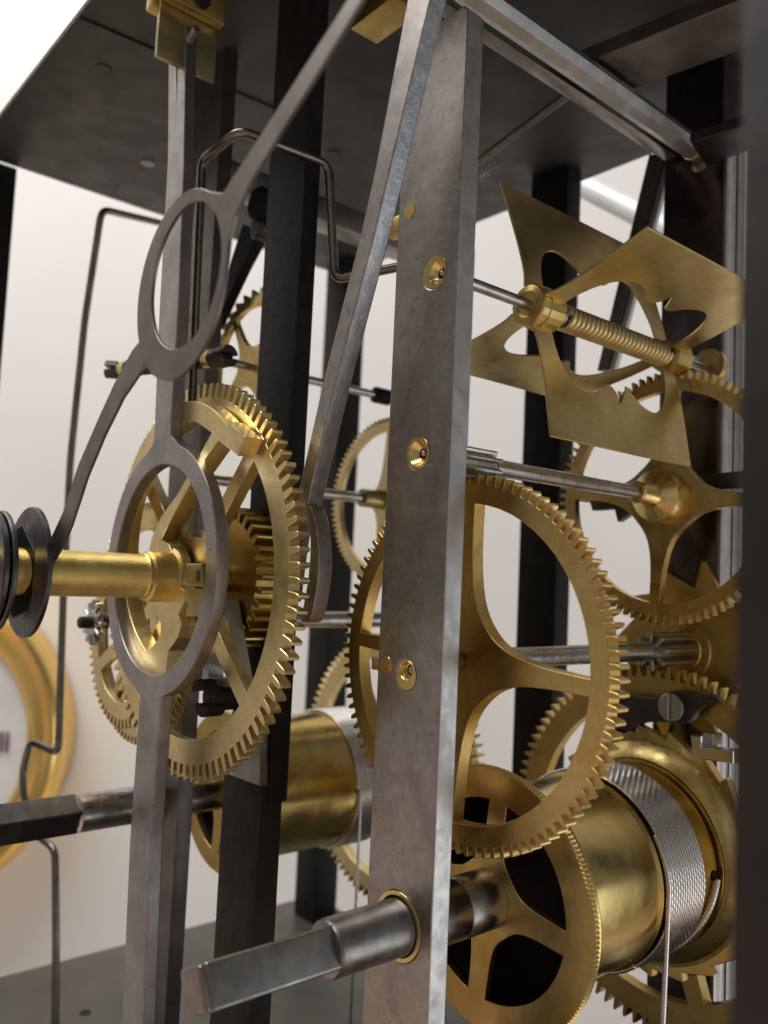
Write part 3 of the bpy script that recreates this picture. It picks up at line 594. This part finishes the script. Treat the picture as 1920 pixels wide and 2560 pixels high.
outl = outl + bx_([(446, 58), (441, 262), (436, 58), (430, -40)])[:3] + bx_([(431, -40)])
part('bar', plate([outl, [rg(ri, a, 1.0, 1.04) for a in range(0, 360, 4)]], -44, -38.8, .45, 2), 'steel2', t)
fp = atx(490, 84, -113); part('fork_pin', sweep([(-119, fp[1], fp[2]), (-110.5, fp[1] - 1.0, fp[2] + .6)], 1.7, 5), 'copper', t)
# suspension block in the fork
t = thing('suspension_block', 'brass suspension plate and clamping cheeks at the top of the ring bridge', 'block', (-131, -40, 170))
xs = -131.6
y0_, z0_ = atx(389, 138, xs)[1:]; y1_, z1_ = atx(533, 210, xs)[1:]
part('plate', box(xs - 1.3, xs + 1.3, y0_, y1_, (z0_ + z1_) / 2, 192, .3), 'tarnish', t)
xc_ = xs + 6.5; ya, za = atx(440, 4, xc_)[1:]; yb, zb = atx(562, 60, xc_)[1:]
part('cheek', box(xs + 1.4, xc_, y0_ - 2, yb, (za + zb) / 2, ZT, 1.0), 'brass_dk', t)
xc_ = xs - 8; ya, za = atx(364, 18, xc_)[1:]
part('cheek', box(xc_, xs - 1.4, ya, yb, (za + (zb)) / 2 - 2, ZT, 1.0), 'brass_dk', t)
p = atx(505, 5, xs + 6.6); part('screw', sweep([(xs + 6.0, p[1], p[2]), (xs + 8.5, p[1], p[2])], 3.2, 20), 'iron2', t)
# second brass block at the top
p = atz(985, 14, 182)
solo('brass_block', box(p[0] - 26, p[0] + 4, p[1] - 4, p[1] + 12, p[2], ZT, 1.0), 'brass_dk', 'brass block corner cut by the top edge, left of the slanting lever', 'block')
# cross stud with two slotted screws
t = thing('cross_stud', 'dark cross stud with slotted screw heads either side of the bar', 'stud', at(430, 905, -20))
a, b = at(300, 925, -26), at(560, 893, -26)
ax_ = (b - a) / np.linalg.norm(b - a)
part('bar', sweep([a, a * .5 + b * .5, b], 4.0, 4, angle=10), 'iron2', t)
def head(c, d):
    up = np.array([0, 0, 1.0]); s = np.cross(d, up); s /= np.linalg.norm(s); v = np.cross(s, d); ms = []
    for sg in (1, -1):
        lp = [(4.6 * math.cos(x), 4.6 * math.sin(x)) for x in np.linspace(R(90 - sg * 90) + .2, R(90 - sg * 90) + math.pi - .2, 16)]
        ms.append(slab([lp], c, s, v, d, 6.5, .5))
    ms.append(slab([circle(0, 0, 4.2, 24)], c - d * 5.0, s, v, d, 8, .3)); return join(ms)
part('screw', head(a - ax_ * 2, np.array([-.55, -.83, 0])), 'dark', t)
part('screw', head(b - ax_ * 3, np.array([.995, 0.1, 0])), 'dark', t)
part('brass_washer', sweep([a + ax_ * 5, a + ax_ * 12], 4.2, 24), 'brass', t)
part('brass_washer', sweep([b - ax_ * 14, b - ax_ * 8], 4.2, 24), 'brass', t)
# iron block and bolt below the ring
t = thing('iron_block', 'small grey iron block with square hole and slotted bolt under the brass wheel hub', 'block', at(540, 1700, -12))
o1 = [xz(*p, -21) for p in ((505, 1500), (560, 1500), (598, 1719), (505, 1717))]; h1 = [xz(*p, -21) for p in ((522, 1660), (552, 1668), (575, 1694), (522, 1693))]
part('block', plate([o1, h1], -21, -14, .3), 'side', t)
part('web', plate([[xz(*p, -19) for p in ((505, 1560), (505, 1716), (484, 1714), (455, 1702), (440, 1650), (450, 1560))]], -19, -15, .3), 'dark', t)
bc = at(566, 1745, -20)
part('bolt', join([plate([[(bc[0] - 11 + 6.0 * math.cos(a), bc[2] + 6.4 * math.sin(a)) for a in np.linspace(R(25), R(175), 14)]], -27, -18, .5), plate([[(bc[0] - 8 + 6.0 * math.cos(a), bc[2] - 2 + 6.4 * math.sin(a)) for a in np.linspace(R(195), R(345), 14)]], -27, -18, .5), cyl(bc[0] - 9, bc[2] - 1, -23, -12, 5.5, .4, 24)]), 'iron2', t)
part('bolt_block', plate([[xz(*p, -12) for p in ((560, 1717), (600, 1722), (610, 1760), (590, 1790), (562, 1740))]], -12, -3, .3), 'iron', t)

# ================================================================== slanting lever in front of the pillar
t = thing('slanting_lever', 'long square steel lever slanting down across the front pillar to a hooked foot', 'lever', (-30, -17, 40))
L_ = [(-2.8, 156), (-9.2, 129.6), (-22.5, 74), (-28.9, 52.8), (-45.8, 5.9), (-58.6, -36.1), (-60.5, -43)]
Rg = [(10.8, 150), (2.3, 123.6), (-14.7, 71.2), (-21.0, 51.5), (-38.6, 3.0), (-50.6, -34.0), (-52.4, -40.4)]
me = plate([L_ + Rg[::-1]], -20, -13.2, .5, 2); pb = part('bar', me, 'steel', t); me.materials.append(M['pit'])
for p in me.polygons:
    if p.normal.x > .6: p.material_index = 1
ft = [(-52.4, -40.6), (-49.6, -41.3), (-45.9, -47.1), (-43.3, -57.5), (-42.9, -67.8), (-46.2, -81.3), (-52.1, -82.8), (-48.9, -68), (-48.4, -57.6), (-50.0, -49.0), (-56, -45), (-58.5, -60), (-60.5, -76), (-61.8, -62), (-61.0, -43)]
ft = smooth(ft[:7], 4) + smooth(ft[7:11], 4) + ft[11:]
hf = part('hooked_foot', plate([ft], -20.5, -14.4, .5, 2), 'steel', t)
t = thing('back_lever', 'dark lever hanging from a bolt behind the hand ring', 'lever', at(600, 700, 30))
part('arm', plate([[xz(*p, 30) for p in ((606, 560), (652, 578), (602, 674), (538, 812), (522, 832), (524, 800), (570, 670))]], 30, 36, .5), 'iron', t)
p = at(655, 512, 28)
part('bolt', cyl(p[0], p[2], 24, 42, 9, 1, 24), 'iron', t)
part('collar', cyl(p[0] - 4, p[2] - 11, 27, 40, 6.5, 1, 24), 'dark', t)

# ================================================================== bent wires
r1 = 2.4
pa = [at(420, 562, 60), at(254, 523, 0), at(212, 800, 0), at(176, 1150, 0), at(158, 1500, 0), at(146, 1884, 0), at(76, 1852, -8), at(56, 1930, -8), at(62, 2010, -8), at(92, 2088, -4), at(138, 2122, 0), at(140, 2330, 0), at(138, 2640, 0)]
solo('bent_wire', sweep(roundpath(pa, 7, 5), 2.3, 16), 'wire', 'long bent steel wire rod hanging at the far left past the wall clock', 'rod', 'bent steel wire rods')
zt = at(505, 400, -30)[2]
b1 = at(505, 400, -30); b2 = atz(600, 326, zt); b3 = atz(822, 412, zt)
b0 = at(480, 1010, -30)
r_ = _ray(836, 700); tt = ((b3[0] - CAM[0]) * r_[0] + (b3[1] - CAM[1]) * r_[1]) / (r_[0] ** 2 + r_[1] ** 2); b4 = CAM + r_ * tt
b5 = atz(1010, 665, b4[2] + 1)
solo('bent_wire', sweep(roundpath([b0, b1, b2, b3, b4, b5], 5.5, 6), 2.0, 16), 'wire', 'cranked steel wire rod looping over the black upright towards the front pillar', 'rod', 'bent steel wire rods')

# ================================================================== lint on the pillar edge
fb = []; c0 = atx(1200, 448, 0) ; c0 = np.array([0.4, 8.2, c0[2]])
for k in range(16):
    d1 = np.random.randn(3) * [1, .6, 1]; d1[0] = abs(d1[0]) + .3; d1 /= np.linalg.norm(d1); d2 = np.random.randn(3) * .4
    fb.append(sweep([c0 + d1 * s_ * (3 + 5 * (k % 3) / 2) + d2 * s_ * s_ * 4 for s_ in np.linspace(0, 1, 6)], .06, 4))
solo('lint_tuft', join(fb), 'hair', 'wisp of grey lint clinging to the pillar edge', 'lint', kind='stuff')
